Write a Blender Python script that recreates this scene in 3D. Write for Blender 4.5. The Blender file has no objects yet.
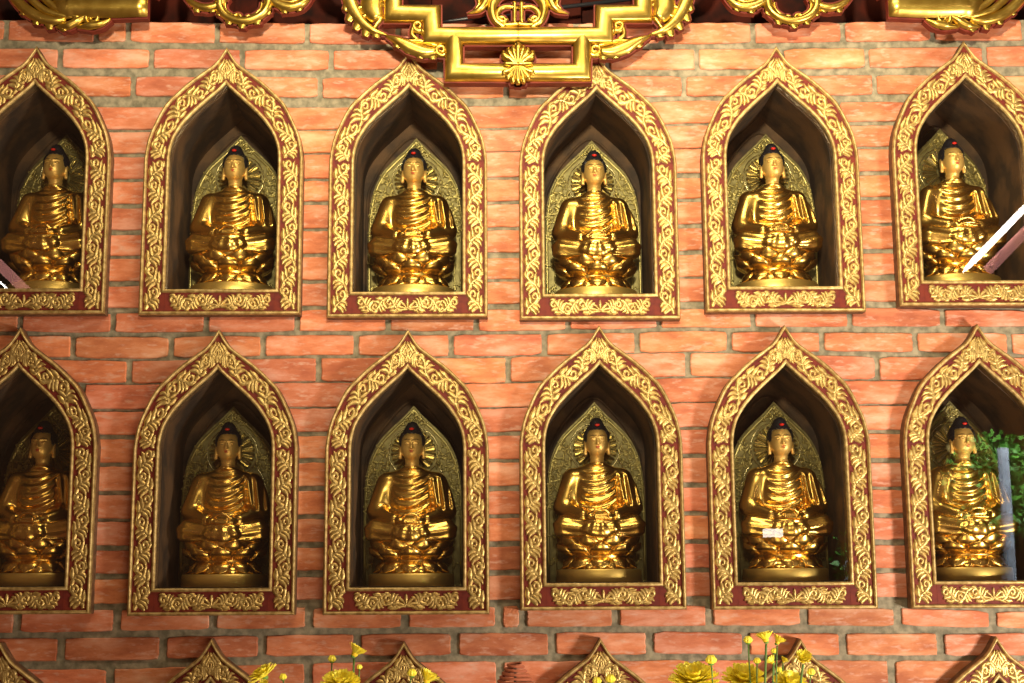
import bpy, math, random
import numpy as np
from mathutils import Vector, Matrix

PI = math.pi
sc = bpy.context.scene
COL = sc.collection
random.seed(11)

# ------------------------------------------------------------------ camera
EYE = Vector((0.0, -3.5, 1.5))
FPX = 1400.0
YAW, PITCH, ROLL = 0.014868, 0.163973, -0.006219
_cy, _sy, _cp, _sp = math.cos(YAW), math.sin(YAW), math.cos(PITCH), math.sin(PITCH)
FWD = Vector((_sy*_cp, _cy*_cp, _sp))
_r = Vector((_cy, -_sy, 0)); _u = _r.cross(FWD)
RIGHT = math.cos(ROLL)*_r + math.sin(ROLL)*_u
UP = -math.sin(ROLL)*_r + math.cos(ROLL)*_u
cam = bpy.data.cameras.new('camera'); camo = bpy.data.objects.new('camera', cam); COL.objects.link(camo)
m = Matrix((RIGHT, UP, -FWD)).transposed().to_4x4(); m.translation = EYE
camo.matrix_world = m
cam.sensor_width = 36; cam.lens = FPX/1024*36; cam.clip_start = .05; cam.clip_end = 100
sc.camera = camo

def at(px, py, y=0.0):
    """world point where the photograph's pixel (px, py) meets the vertical plane Y = y"""
    d = (px-512)/FPX*RIGHT - (py-341.5)/FPX*UP + FWD
    return EYE + d*((y-EYE.y)/d.y)

# ------------------------------------------------------------------ view, world, lights
sc.view_settings.view_transform = 'Standard'; sc.view_settings.look = 'None'
sc.view_settings.exposure = 0.0; sc.view_settings.gamma = 1.0
sc.view_settings.use_curve_mapping = False
w = bpy.data.worlds.new('world'); sc.world = w; w.use_nodes = True
bg = w.node_tree.nodes['Background']; bg.inputs[0].default_value = (1.0, .50, .26, 1); bg.inputs[1].default_value = .12

def area(name, loc, target, size, power, color, size_y=None):
    l = bpy.data.lights.new(name, 'AREA'); l.energy = power; l.color = color; l.size = size
    if size_y: l.shape = 'RECTANGLE'; l.size_y = size_y
    o = bpy.data.objects.new(name, l); COL.objects.link(o); o.location = loc
    o.rotation_euler = (Vector(target)-Vector(loc)).to_track_quat('-Z', 'Y').to_euler()
    return o
sl = bpy.data.lights.new('hall_spot_light', 'SPOT'); sl.energy = 1020; sl.color = (1.0, .86, .58)
sl.spot_size = math.radians(65); sl.spot_blend = 1.0; sl.shadow_soft_size = .13
so = bpy.data.objects.new('hall_spot_light', sl); COL.objects.link(so); so.location = (.1, -3.8, 2.79)
so.rotation_euler = (Vector((.32, 0, 3.6))-so.location).to_track_quat('-Z', 'Y').to_euler()
area('ceiling_lamp_light', (0.35, -1.3, 3.9), (0.3, 0, 2.6), 1.3, 32, (1.0, .82, .54), .5)
area('right_lamp_light', (2.3, -1.7, 1.0), (0.6, 0, 1.7), .36, 74, (1.0, .87, .72))
area('altar_lamp_light', (0.15, -2.0, .35), (0, 0, 1.75), 1.0, 20, (1.0, .80, .50))

# ------------------------------------------------------------------ materials
def mat(name):
    mm = bpy.data.materials.new(name); mm.use_nodes = True
    nt = mm.node_tree; b = nt.nodes['Principled BSDF']
    return mm, nt, b
def simple(name, col, rough=.5, metal=0.0, coat=0.0, noise=None, bump=0.0, scale=40, spec=None):
    mm, nt, b = mat(name); N, L = nt.nodes, nt.links
    b.inputs['Base Color'].default_value = (*col, 1); b.inputs['Roughness'].default_value = rough
    b.inputs['Metallic'].default_value = metal; b.inputs['Coat Weight'].default_value = coat
    if spec is not None: b.inputs['Specular IOR Level'].default_value = spec
    if noise is not None or bump:
        tc = N.new('ShaderNodeTexCoord'); n = N.new('ShaderNodeTexNoise'); n.inputs['Scale'].default_value = scale
        n.inputs['Detail'].default_value = 5; L.new(tc.outputs['Object'], n.inputs['Vector'])
        if noise is not None:
            r = N.new('ShaderNodeValToRGB'); r.color_ramp.elements[0].position = .38; r.color_ramp.elements[1].position = .62
            r.color_ramp.elements[0].color = (*noise, 1); r.color_ramp.elements[1].color = (*col, 1)
            L.new(n.outputs['Fac'], r.inputs['Fac']); L.new(r.outputs['Color'], b.inputs['Base Color'])
        if bump:
            bp = N.new('ShaderNodeBump'); bp.inputs['Strength'].default_value = bump; bp.inputs['Distance'].default_value = .003
            L.new(n.outputs['Fac'], bp.inputs['Height']); L.new(bp.outputs['Normal'], b.inputs['Normal'])
    return mm
def brick_mat():
    mm, nt, b = mat('fired_brick'); N, L = nt.nodes, nt.links
    at_ = N.new('ShaderNodeAttribute'); at_.attribute_name = 'tone'
    tc = N.new('ShaderNodeTexCoord')
    mp = N.new('ShaderNodeMapping'); mp.inputs['Scale'].default_value = (1, 1, 3.2); L.new(tc.outputs['Object'], mp.inputs['Vector'])
    n1 = N.new('ShaderNodeTexNoise'); n1.inputs['Scale'].default_value = 9; n1.inputs['Detail'].default_value = 6; n1.inputs['Roughness'].default_value = .6
    L.new(mp.outputs['Vector'], n1.inputs['Vector'])
    r1 = N.new('ShaderNodeValToRGB'); e = r1.color_ramp.elements
    e[0].position = .32; e[0].color = (.46, .125, .052, 1); e[1].position = .68; e[1].color = (.78, .37, .235, 1)
    e2 = e.new(.5); e2.color = (.65, .218, .098, 1)
    L.new(n1.outputs['Fac'], r1.inputs['Fac'])
    mul = N.new('ShaderNodeMix'); mul.data_type = 'RGBA'; mul.blend_type = 'MULTIPLY'; mul.inputs[0].default_value = 1
    L.new(r1.outputs['Color'], mul.inputs[6]); L.new(at_.outputs['Color'], mul.inputs[7])
    n2 = N.new('ShaderNodeTexNoise'); n2.inputs['Scale'].default_value = 38; n2.inputs['Detail'].default_value = 5
    L.new(mp.outputs['Vector'], n2.inputs['Vector'])
    r2 = N.new('ShaderNodeValToRGB'); r2.color_ramp.elements[0].position = .54; r2.color_ramp.elements[1].position = .74
    r2.color_ramp.elements[1].color = (.6, .6, .6, 1)
    L.new(n2.outputs['Fac'], r2.inputs['Fac'])
    mx = N.new('ShaderNodeMix'); mx.data_type = 'RGBA'; L.new(r2.outputs['Color'], mx.inputs[0]); L.new(mul.outputs[2], mx.inputs[6])
    mx.inputs[7].default_value = (.70, .46, .36, 1)
    L.new(mx.outputs[2], b.inputs['Base Color'])
    b.inputs['Roughness'].default_value = .72
    n3 = N.new('ShaderNodeTexNoise'); n3.inputs['Scale'].default_value = 160; n3.inputs['Detail'].default_value = 4
    L.new(tc.outputs['Object'], n3.inputs['Vector'])
    bp = N.new('ShaderNodeBump'); bp.inputs['Strength'].default_value = .35; bp.inputs['Distance'].default_value = .002
    L.new(n3.outputs['Fac'], bp.inputs['Height']); L.new(bp.outputs['Normal'], b.inputs['Normal'])
    return mm
def glass_mat():
    mm, nt, b = mat('pane_glass'); N, L = nt.nodes, nt.links; N.remove(b)
    out = N['Material Output']
    t = N.new('ShaderNodeBsdfTransparent'); t.inputs[0].default_value = (.97, .98, .97, 1)
    g = N.new('ShaderNodeBsdfGlossy'); g.inputs['Roughness'].default_value = 0.0
    lw = N.new('ShaderNodeLayerWeight'); lw.inputs['Blend'].default_value = .5
    p = N.new('ShaderNodeMath'); p.operation = 'POWER'; p.inputs[1].default_value = 5; L.new(lw.outputs['Facing'], p.inputs[0])
    a = N.new('ShaderNodeMath'); a.operation = 'MULTIPLY_ADD'; a.inputs[1].default_value = .9; a.inputs[2].default_value = .045
    L.new(p.outputs[0], a.inputs[0])
    mx = N.new('ShaderNodeMixShader'); L.new(a.outputs[0], mx.inputs[0]); L.new(t.outputs[0], mx.inputs[1]); L.new(g.outputs[0], mx.inputs[2])
    L.new(mx.outputs[0], out.inputs['Surface'])
    return mm
def emit(name, col, s):
    mm, nt, b = mat(name)
    b.inputs['Base Color'].default_value = (*col, 1)
    b.inputs['Emission Color'].default_value = (*col, 1); b.inputs['Emission Strength'].default_value = s
    return mm

M = dict(
    brick=brick_mat(),
    mortar=simple('lime_mortar', (.33, .29, .20), .95, noise=(.17, .155, .105), bump=.9, scale=45),
    gilt=simple('worn_gold_leaf', (.66, .49, .18), .42, .75, noise=(.40, .26, .08), bump=.25, scale=90),
    rim=simple('dull_gold_edge', (.64, .48, .20), .5, .6, noise=(.36, .24, .08), bump=.2, scale=70),
    lacquer=simple('red_lacquer', (.17, .024, .012), .62, 0, spec=.25, noise=(.12, .016, .012), bump=.15, scale=60),
    frame_side=simple('browned_frame_edge', (.20, .11, .05), .6, .2, noise=(.10, .05, .025), scale=60),
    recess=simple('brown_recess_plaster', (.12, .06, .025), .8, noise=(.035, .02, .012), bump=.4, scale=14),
    glass=glass_mat(),
    gold=simple('polished_gold', (.87, .55, .135), .27, 1.0),
    skin=simple('satin_gold_face', (.92, .58, .17), .42, .6),
    plinth=simple('brushed_gold_plinth', (.88, .60, .17), .42, .9),
    panel=simple('olive_gold_panel', (.24, .20, .075), .5, .6, noise=(.15, .12, .04), bump=.3, scale=60),
    panel_relief=simple('olive_gold_relief', (.46, .38, .14), .36, .8),
    ray=simple('halo_ray_gold', (.62, .52, .26), .26, .95),
    hair=simple('blue_black_hair', (.012, .012, .018), .42),
    jewel=simple('red_jewel', (.65, .02, .012), .25),
    lips=simple('red_lip_paint', (.55, .07, .03), .4),
    eye=simple('dark_eye_paint', (.05, .02, .01), .5),
    carve=simple('burnished_gold_carving', (.66, .47, .10), .30, .95, noise=(.50, .33, .06), bump=.15, scale=30),
    carve_back=simple('red_painted_wood', (.18, .026, .014), .6, spec=.25, noise=(.13, .02, .012), scale=30),
    beam=simple('dark_red_beam', (.05, .008, .004), .8, noise=(.012, .004, .003), bump=.4, scale=12, spec=.1),
    black=simple('black_rod', (.02, .022, .028), .35),
    petal=simple('yellow_petal', (1.0, .92, .10), .45, noise=(.98, .82, .04), scale=80),
    petal_core=simple('deep_yellow_core', (.90, .62, .02), .7),
    stem=simple('green_stem', (.10, .20, .035), .6),
    calyx=simple('green_calyx', (.16, .30, .04), .6),
    incense=simple('red_brown_incense', (.36, .10, .045), .8, bump=.5, scale=150),
    wood=simple('dark_table_wood', (.10, .03, .015), .4, noise=(.05, .015, .008), scale=9),
    ceramic=simple('cream_ceramic', (.7, .66, .56), .2),
    floor=simple('clay_floor_tile', (.22, .08, .045), .5, noise=(.16, .06, .035), scale=5),
    metal=simple('white_enamel', (.75, .72, .68), .35),
    tube=emit('lit_tube', (1.0, .93, .84), 26),
    tube_pink=emit('pink_lit_tube', (1.0, .40, .34), 3.2),
    window=emit('small_lit_lamp', (1.0, .93, .8), 12),
    leaf=simple('garden_leaf', (.16, .42, .05), .5, noise=(.08, .26, .03), scale=6),
    bark=simple('grey_bark', (.30, .32, .36), .8, noise=(.18, .19, .22), scale=20),
)

# ------------------------------------------------------------------ mesh helpers
class MB:
    def __init__(s): s.v = []; s.f = []; s.smooth = True
    def add(s, vs, fs):
        o = len(s.v); s.v += [tuple(p) for p in vs]; s.f += [tuple(i+o for i in f) for f in fs]
    def box(s, a, b):
        (x0, y0, z0), (x1, y1, z1) = a, b
        s.add([(x0,y0,z0),(x1,y0,z0),(x1,y1,z0),(x0,y1,z0),(x0,y0,z1),(x1,y0,z1),(x1,y1,z1),(x0,y1,z1)],
              [(0,3,2,1),(4,5,6,7),(0,1,5,4),(1,2,6,5),(2,3,7,6),(3,0,4,7)])
    def lathe(s, prof, c=(0,0,0), n=48, sx=1, sy=1, axis='z'):
        vs = []; fs = []; m_ = len(prof)
        for i in range(n):
            a = 2*PI*i/n
            for r, z in prof:
                p = (r*math.cos(a)*sx, r*math.sin(a)*sy, z)
                if axis == 'y': p = (p[0], p[2], p[1])
                vs.append((c[0]+p[0], c[1]+p[1], c[2]+p[2]))
        for i in range(n):
            j = (i+1) % n
            for k in range(m_-1):
                fs.append((i*m_+k, j*m_+k, j*m_+k+1, i*m_+k+1))
        s.add(vs, fs)
    def tube(s, pts, r, n=8, cap=True):
        pts = [Vector(p) for p in pts]; R_ = r if hasattr(r, '__len__') else [r]*len(pts)
        vs = []; fs = []; prev = None
        for i, p in enumerate(pts):
            t = (pts[min(i+1, len(pts)-1)]-pts[max(i-1, 0)])
            if t.length < 1e-9: t = Vector((0, 0, 1))
            t.normalize()
            if prev is None:
                a = Vector((0, 0, 1)) if abs(t.z) < .9 else Vector((1, 0, 0))
                u = t.cross(a).normalized()
            else:
                u = (prev - t*prev.dot(t)).normalized()
            prev = u; v = t.cross(u)
            for k in range(n):
                a = 2*PI*k/n; vs.append(p + (u*math.cos(a)+v*math.sin(a))*R_[i])
        for i in range(len(pts)-1):
            for k in range(n):
                k2 = (k+1) % n; fs.append((i*n+k, i*n+k2, (i+1)*n+k2, (i+1)*n+k))
        if cap: fs.append(tuple(range(n-1, -1, -1))); fs.append(tuple(range((len(pts)-1)*n, len(pts)*n)))
        s.add(vs, fs)
    def ball(s, c, r, n=12, m_=8):
        rx, ry, rz = r if hasattr(r, '__len__') else (r, r, r)
        prof = [(math.sin(PI*i/m_), -math.cos(PI*i/m_)) for i in range(m_+1)]
        vs = []; fs = []
        for i in range(n):
            a = 2*PI*i/n
            for q, z in prof: vs.append((c[0]+q*math.cos(a)*rx, c[1]+q*math.sin(a)*ry, c[2]+z*rz))
        k_ = m_+1
        for i in range(n):
            j = (i+1) % n
            for k in range(m_): fs.append((i*k_+k, j*k_+k, j*k_+k+1, i*k_+k+1))
        s.add(vs, fs)
    def ribbon(s, pts, wid, h, y, prof=5, flat=False, depth=0.0):
        """raised stroke in the XZ plane, bulging towards -Y from plane y"""
        n = len(pts); vs = []; fs = []
        for i in range(n):
            x0, z0 = pts[max(i-1, 0)]; x1, z1 = pts[min(i+1, n-1)]
            tx, tz = x1-x0, z1-z0; l = math.hypot(tx, tz) or 1; nx, nz = -tz/l, tx/l
            wd = wid[i]/2
            # mitre
            if 0 < i < n-1:
                ax, az = pts[i][0]-pts[i-1][0], pts[i][1]-pts[i-1][1]; la = math.hypot(ax, az) or 1
                c = abs((-az/la)*nx + (ax/la)*nz); wd = wd/max(c, .6)
            hh = h[i] if hasattr(h, '__len__') else h
            for k in range(prof):
                q = -1+2*k/(prof-1)
                yy = y - (hh if flat else hh*math.sqrt(max(0, 1-q*q*.98)))
                vs.append((pts[i][0]+nx*wd*q, yy, pts[i][1]+nz*wd*q))
            if flat or depth:
                vs.append((pts[i][0]+nx*wd, y+depth, pts[i][1]+nz*wd)); vs.append((pts[i][0]-nx*wd, y+depth, pts[i][1]-nz*wd))
        st = prof+2 if (flat or depth) else prof
        for i in range(n-1):
            for k in range(prof-1):
                fs.append((i*st+k, (i+1)*st+k, (i+1)*st+k+1, i*st+k+1))
            if st > prof:
                fs.append((i*st+prof-1, (i+1)*st+prof-1, (i+1)*st+prof, i*st+prof))
                fs.append((i*st+prof+1, (i+1)*st+prof+1, (i+1)*st, i*st))
        fs.append(tuple(range(0, st))); fs.append(tuple(range(n*st-1, (n-1)*st-1, -1)))
        s.add(vs, fs)
    def mesh(s, name, material, smooth=True, angle=None):
        me = bpy.data.meshes.new(name); me.from_pydata(s.v, [], s.f); me.materials.append(material)
        if smooth: me.shade_smooth()
        me.update(); return me
    def build(s, name, material, parent=None, smooth=True, auto=None):
        me = s.mesh(name, material, smooth)
        if auto: me.set_sharp_from_angle(angle=math.radians(auto))
        o = bpy.data.objects.new(name, me); COL.objects.link(o)
        if parent: o.parent = parent
        return o
def tag(o, label=None, cat=None, group=None, kind=None):
    if label: o['label'] = label
    if cat: o['category'] = cat
    if group: o['group'] = group
    if kind: o['kind'] = kind
    return o
def empty(name, loc=(0, 0, 0), rz=0):
    o = bpy.data.objects.new(name, None); COL.objects.link(o); o.location = loc; o.rotation_euler = (0, 0, rz); o.empty_display_size = .05
    return o
def copy_tree(o, parent=None):
    c = o.copy(); COL.objects.link(c); c.parent = parent
    for ch in list(o.children): copy_tree(ch, c)
    return c
def catmull(P, n=6):
    out = []; P = [tuple(p) for p in P]
    Q = [tuple(2*a-b for a, b in zip(P[0], P[1]))]+P+[tuple(2*a-b for a, b in zip(P[-1], P[-2]))]
    for i in range(1, len(Q)-2):
        for k in range(n):
            t = k/n
            out.append(tuple(.5*((2*b)+(c-a)*t+(2*a-5*b+4*c-d)*t*t+(-a+3*b-3*c+d)*t**3) for a, b, c, d in zip(Q[i-1], Q[i], Q[i+1], Q[i+2])))
    out.append(P[-1]); return out

# ------------------------------------------------------------------ niche frame geometry
OUT = [(.2045,.41),(.200,.445),(.190,.483),(.158,.552),(.1245,.590),(.091,.621),(.055,.648),(.026,.672),(0,.712)]
INN = [(.140,.41),(.1365,.44),(.126,.472),(.106,.504),(.083,.531),(.058,.555),(.030,.581),(.013,.597),(0,.611)]
OUTS, INNS = catmull(OUT, 4), catmull(INN, 4)
def half(t):
    """right half of the frame outline from bottom centre to apex, t=0 outer edge, t=1 inner edge"""
    L_ = [((1-t)*0, .066*t)] + [(.2045+(.140-.2045)*t, .066*t)]
    for k in range(1, 6): L_.append((.2045+(.140-.2045)*t, .066*t+(.41-.066*t)*k/6))
    return L_ + [(a[0]+(b[0]-a[0])*t, a[1]+(b[1]-a[1])*t) for a, b in zip(OUTS, INNS)]
def outline(t):
    h = half(t); return h + [(-x, z) for x, z in h[-2:0:-1]]
def clip_hw(z):
    """half width of the hole cut in the wall behind a frame, frame-local height z"""
    h = half(.5 if z < .60 else .8)[1:]; h[0] = (h[0][0], .034)
    if z < h[0][1] or z > h[-1][1]: return 0
    for (x0, z0), (x1, z1) in zip(h, h[1:]):
        if z0 <= z <= z1: return x0+(x1-x0)*((z-z0)/max(z1-z0, 1e-9))
    return 0

WALL_Y = .040
apexes = [  # photograph columns: x of the frame's middle per row (world), base heights
    [-1.186, -.690, -.2135, .2775, .7525, 1.250],
    [-1.190, -.690, -.2120, .2735, .7465, 1.240],
    [-1.200, -.687, -.2175, .2640, .7560, 1.240]]
bases = [[.655, .6515, .643, .636, .654, .668], [-.092, -.098, -.099, -.091, -.092, -.092], [-.872, -.866, -.876, -.870, -.875, -.873]]
NICHES = []
for r_ in range(3):
    for c_ in range(6):
        if r_ == 0 and c_ in (0, 5): pass
        NICHES.append((r_, c_, apexes[r_][c_], EYE.z+bases[r_][c_]))

# ------------------------------------------------------------------ brick wall
XS = [0, 130, 315, 490, 690, 880, 1024]
CR = [  # (tops, bottoms, joints) in the photograph's courses, top to bottom
 ([19.5,21.5,23.5,23.5,23,22,19], [40,41.5,43.5,43.5,43.5,41,40], [6,96,128,217,307,398,488,576,662,753,843,933,1024]),
 ([48,49,50,50,49,48,46], [67,68,69.5,69,69,67.5,65.5], [60,151,242,331,440,530,608,697,782,867,985]),
 ([75,76.5,77.5,78,76,75,76], [95,96,97.5,98,96,94,93], [43,133,225,320,412,506,598,684,776,875,965]),
 ([106,107,107.5,106,101,102,102],[128,129,129,127.5,123,121,121], None),
 ([131,132,131,130,126,125.5,125],[152,153,152.5,151,148,146,146], None),
 ([156,157,154.5,153,149.5,149.5,149],[178,178.5,178,177,173,171,171], None),
 ([181,182,181,180,178,175,175],[203,203.5,201,200.5,198,196,196], None),
 ([208,208.5,205,204.5,202.5,200,200],[230,230,228,226.5,224,223,223], None),
 ([234,235,231,230.5,228,226,226],[255,255,253,252,250,248.5,248], None),
 ([259,259,257,258.5,255,253.5,253],[281,281,279.5,279,276.5,274,274], None),
 ([287,286,283.5,282,278.5,281,281],[308,307,305.5,303.5,301,301,302], None),
 ([314,313,310,310,309,308,311],[331,332,331,331,327,326.5,326], [20,113,206,297,388,476,568,659,753,850,943,1035]),
 ([336,337,335,335,331,333,333.5],[357,358,355,356,351,351.5,354], [-22,73,171,263,356,451,544.5,637,729.5,822,915.5,1010]),
 ([360,361,358,358,352.5,357,358],[382,383,381,383,376,379.5,381], [35,129,224,318.5,413,508,600,688,783,877.5,972]),
 ([385,385,383,384.5,377.5,381.5,383],[409,409,406.5,407.5,401.5,404,405], None),
 ([412,412,408.5,409,403,406,407],[434,434.5,431,432,426.5,430,431], None),
 ([439,439.5,436,436,429.5,434,435],[462,462.5,458,459,453,458,459], None),
 ([467,467,463,463,458,463,463],[491,491,486,486,482.5,486.5,487], None),
 ([495,495,491,491,487.5,490,491],[518,518.5,514,514,511,513,515], None),
 ([522,522,519,518.5,515.5,517.5,518],[545,545.5,542,541,539,539,540], None),
 ([550,550.5,548,547,544,545.5,546],[573,573.5,570.5,570,567.5,568,569], None),
 ([579,579,577,576,572,573,574],[603,603,599,600,596,597,598], None),
 ([611,609,608,606,605.5,608,612],[633,630.5,628,627,625.5,625.5,628], [17,117,213,309,405,499,523,616,709.5,804,898,993]),
 ([639,638,635,633,632,634,633],[662,660.5,655.5,655.5,654,655.5,655], [-38,61,163,262,357,455,552,650,746,843,941,1035]),
 ([670,669,663,662,660.5,660.5,661],[694,693,689,688,686,686,687], [12,110,208,308,405,500,597,694,792,892,985]),
]
def edge_fn(ys, y=WALL_Y):
    P = [at(x, v, y) for x, v in zip(XS, ys)]
    xs = [p.x for p in P]; zs = [p.z for p in P]
    return lambda x: float(np.interp(x, xs, zs))
courses = []
for n_, (tp, bt, js) in enumerate(CR):
    T, B = edge_fn(tp), edge_fn(bt)
    ym = (tp[3]+bt[3])/2
    if js is None:
        js = []
        for g in (-70, 129, 315, 505, 691, 882, 1075): js += [g-47+(n_ % 2)*3, g+47+(n_ % 2)*3]
    jx = [at(v, ym, WALL_Y).x for v in js]
    while jx[0] > -2.15: jx.insert(0, jx[0]-.245)
    while jx[-1] < 2.15: jx.append(jx[-1]+.245)
    jw = .0145 if n_ < 14 else .0165
    if n_ >= 22: jw = .021
    courses.append((T, B, jx, jw))
zl = courses[-1][1](0); k_ = 0      # courses continuing below the photograph down to the floor
while zl > .03:
    zt = zl-.011; zb = max(zt-.056, .005)
    jx = [-2.2+.245*i+(.12 if k_ % 2 else 0)+random.uniform(-.01, .01) for i in range(19)]
    courses.append(((lambda x, z=zt: z), (lambda x, z=zb: z), jx, .018)); zl = zb; k_ += 1

def pieces(x0, x1, zb, zt, n=9):
    """cut the strip x0..x1 x zb(x)..zt(x) around the niches; yields lists of (xl, xr, t)"""
    segs = [([x0]*n, [x1]*n)]
    for (_, _, xc, zc) in NICHES:
        if xc-.21 > x1 or xc+.21 < x0: continue
        zs = [zb(xc)+(zt(xc)-zb(xc))*i/(n-1) for i in range(n)]
        hw = [clip_hw(z-zc) for z in zs]
        if max(hw) <= 0: continue
        new = []
        for l, r in segs:
            a = [min(max(xc-h, li), ri) for h, li, ri in zip(hw, l, r)]
            b = [max(min(xc+h, ri), li) for h, li, ri in zip(hw, l, r)]
            if max(ai-li for ai, li in zip(a, l)) > .004: new.append((l, a))
            if max(ri-bi for bi, ri in zip(b, r)) > .004: new.append((b, r))
        segs = new
    return segs
wall = MB(); tones = []; slot = []
def slab(l, r, zb, zt, y0, y1, ins, tone, sl, jit=0.0):
    n = len(l); ok = [i for i in range(n) if r[i]-l[i] > .003]
    if len(ok) < 2: return
    TS = [i/(n-1) for i in ok]; l = [l[i] for i in ok]; r = [r[i] for i in ok]; n = len(l); m_ = 9 if jit else 3; G = {}; ring_ = []
    for i in range(n):
        t = TS[i]
        for j in range(m_):
            u = j/(m_-1); x = l[i]+(r[i]-l[i])*u; G[i, j] = [x, zb(x)+(zt(x)-zb(x))*t]
    ring_ = [(0, j) for j in range(m_)]+[(i, m_-1) for i in range(1, n)]+[(n-1, j) for j in range(m_-2, -1, -1)]+[(i, 0) for i in range(n-2, 0, -1)]
    for k in ring_:
        i, j = k; sx = 1 if j == 0 else -1 if j == m_-1 else 0; sz = 1 if i == 0 else -1 if i == n-1 else 0
        c = random.uniform(.0005, .0035) if (sx and sz and jit) else 0
        G[k][0] += sx*c+random.uniform(-jit, jit)*abs(sx); G[k][1] += sz*c+random.uniform(-jit, jit)*abs(sz)
    def shrink(k, d):
        i, j = k; x, z = G[k]; w2 = (r[i]-l[i])/2
        return (x+(min(d, w2) if j == 0 else -min(d, w2) if j == m_-1 else 0), z+(d if i == 0 else -d if i == n-1 else 0))
    vs = []; fs = []
    for depth, off in ((y1, 0), (y0+ins*.9, 0)):
        for k in ring_: x, z = shrink(k, off); vs.append((x, depth, z))
    R_ = len(ring_)
    for i in range(n):
        for j in range(m_):
            x, z = shrink((i, j), ins) if (i in (0, n-1) or j in (0, m_-1)) else G[i, j]
            vs.append((x, y0+(random.uniform(-.0004, .0006) if jit else 0), z))
    gi = lambda i, j: 2*R_+i*m_+j
    for q in range(R_):
        p = (q+1) % R_
        fs.append((q, p, R_+p, R_+q)); fs.append((R_+q, R_+p, gi(*ring_[p]), gi(*ring_[q])))
    for i in range(n-1):
        for j in range(m_-1): fs.append((gi(i, j), gi(i, j+1), gi(i+1, j+1), gi(i+1, j)))
    wall.add(vs, fs); tones.extend([tone]*len(vs)); slot.extend([sl]*len(fs))
for ci, (T, B, jx, jw) in enumerate(courses):
    for a, b in zip(jx, jx[1:]):
        g = random.uniform(.80, 1.12); tone = (g, g*random.uniform(.92, 1.06), g*random.uniform(.9, 1.08))
        dz = random.uniform(-.0015, .0015); dy = random.uniform(-.0015, .0015)
        sk = random.uniform(-.006, .006)
        T2 = (lambda x, T=T, dz=dz, sk=sk, c=(a+b)/2: T(x)+dz*.6+sk*(x-c)); B2 = (lambda x, B=B, dz=dz, sk=sk, c=(a+b)/2: B(x)+dz*.6+sk*(x-c))
        for l, r in pieces(a+jw/2, b-jw/2, B2, T2):
            slab(l, r, B2, T2, WALL_Y-.001+dy, WALL_Y+.03, .0024, tone, 0, .0011)
    # mortar behind this course, from mid-joint to mid-joint
    up = courses[ci-1][1] if ci else None; dn = courses[ci+1][0] if ci+1 < len(courses) else None
    mt = (lambda x, T=T, up=up: (T(x)+up(x))/2 if up else T(x)); mb = (lambda x, B=B, dn=dn: (B(x)+dn(x))/2 if dn else B(x)-.005)
    xs_ = [-2.1+4.2*i/24 for i in range(25)]
    for a, b in zip(xs_, xs_[1:]):
        for l, r in pieces(a, b, mb, mt): slab(l, r, mb, mt, WALL_Y+.0055, WALL_Y+.05, 0.0, (1, 1, 1), 1)
me = bpy.data.meshes.new('wall_back'); me.from_pydata(wall.v, [], wall.f)
me.materials.append(M['brick']); me.materials.append(M['mortar'])
for p, s_ in zip(me.polygons, slot): p.material_index = s_
ca = me.color_attributes.new('tone', 'FLOAT_COLOR', 'POINT')
ca.data.foreach_set('color', np.array([(*t, 1) for t in tones], dtype=np.float32).ravel())
me.update(); wo = bpy.data.objects.new('wall_back', me); COL.objects.link(wo); tag(wo, kind='structure')

# the dark lacquered beam and the space above the brickwork
b = MB(); ztop = max(courses[0][0](x) for x in (-1, 0, 1))
b.box((-2.1, .16, ztop-.06), (2.1, .24, ztop+.6)); tag(b.build('trim_1', M['beam'], smooth=False), kind='structure')
b = MB(); b.box((-2.1, .092, ztop-.04), (2.1, .16, ztop-.012)); tag(b.build('trim_2', M['beam'], smooth=False), kind='structure')
b = MB()
for i in range(9): b.box((-2.1+i*.47, .10, ztop+.02+.0*i), (-2.1+i*.47+.06, .16, ztop+.6))
tag(b.build('trim_3', M['beam'], smooth=False), kind='structure')
b = MB(); b.box((-3.4, -8.5, -.05), (4.6, .6, 0)); tag(b.build('floor', M['floor'], smooth=False), kind='structure')

# ------------------------------------------------------------------ one niche
def band_map(seg, s, t):
    """seg: 'v' upright side, 'a' arch, 'b' bottom; s along 0..1, t 0 outer .. 1 inner -> (x, z) on the right half"""
    if seg == 'v': return (.2045-.0645*t, .012+.392*s)
    if seg == 'b': return (-.136+.272*s, .066*t)
    n = len(OUTS)-1; f = s*n; i = min(int(f), n-1); u = f-i
    o = [OUTS[i][k]+(OUTS[i+1][k]-OUTS[i][k])*u for k in (0, 1)]; q = [INNS[i][k]+(INNS[i+1][k]-INNS[i][k])*u for k in (0, 1)]
    return (o[0]+(q[0]-o[0])*t, o[1]+(q[1]-o[1])*t)
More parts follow.
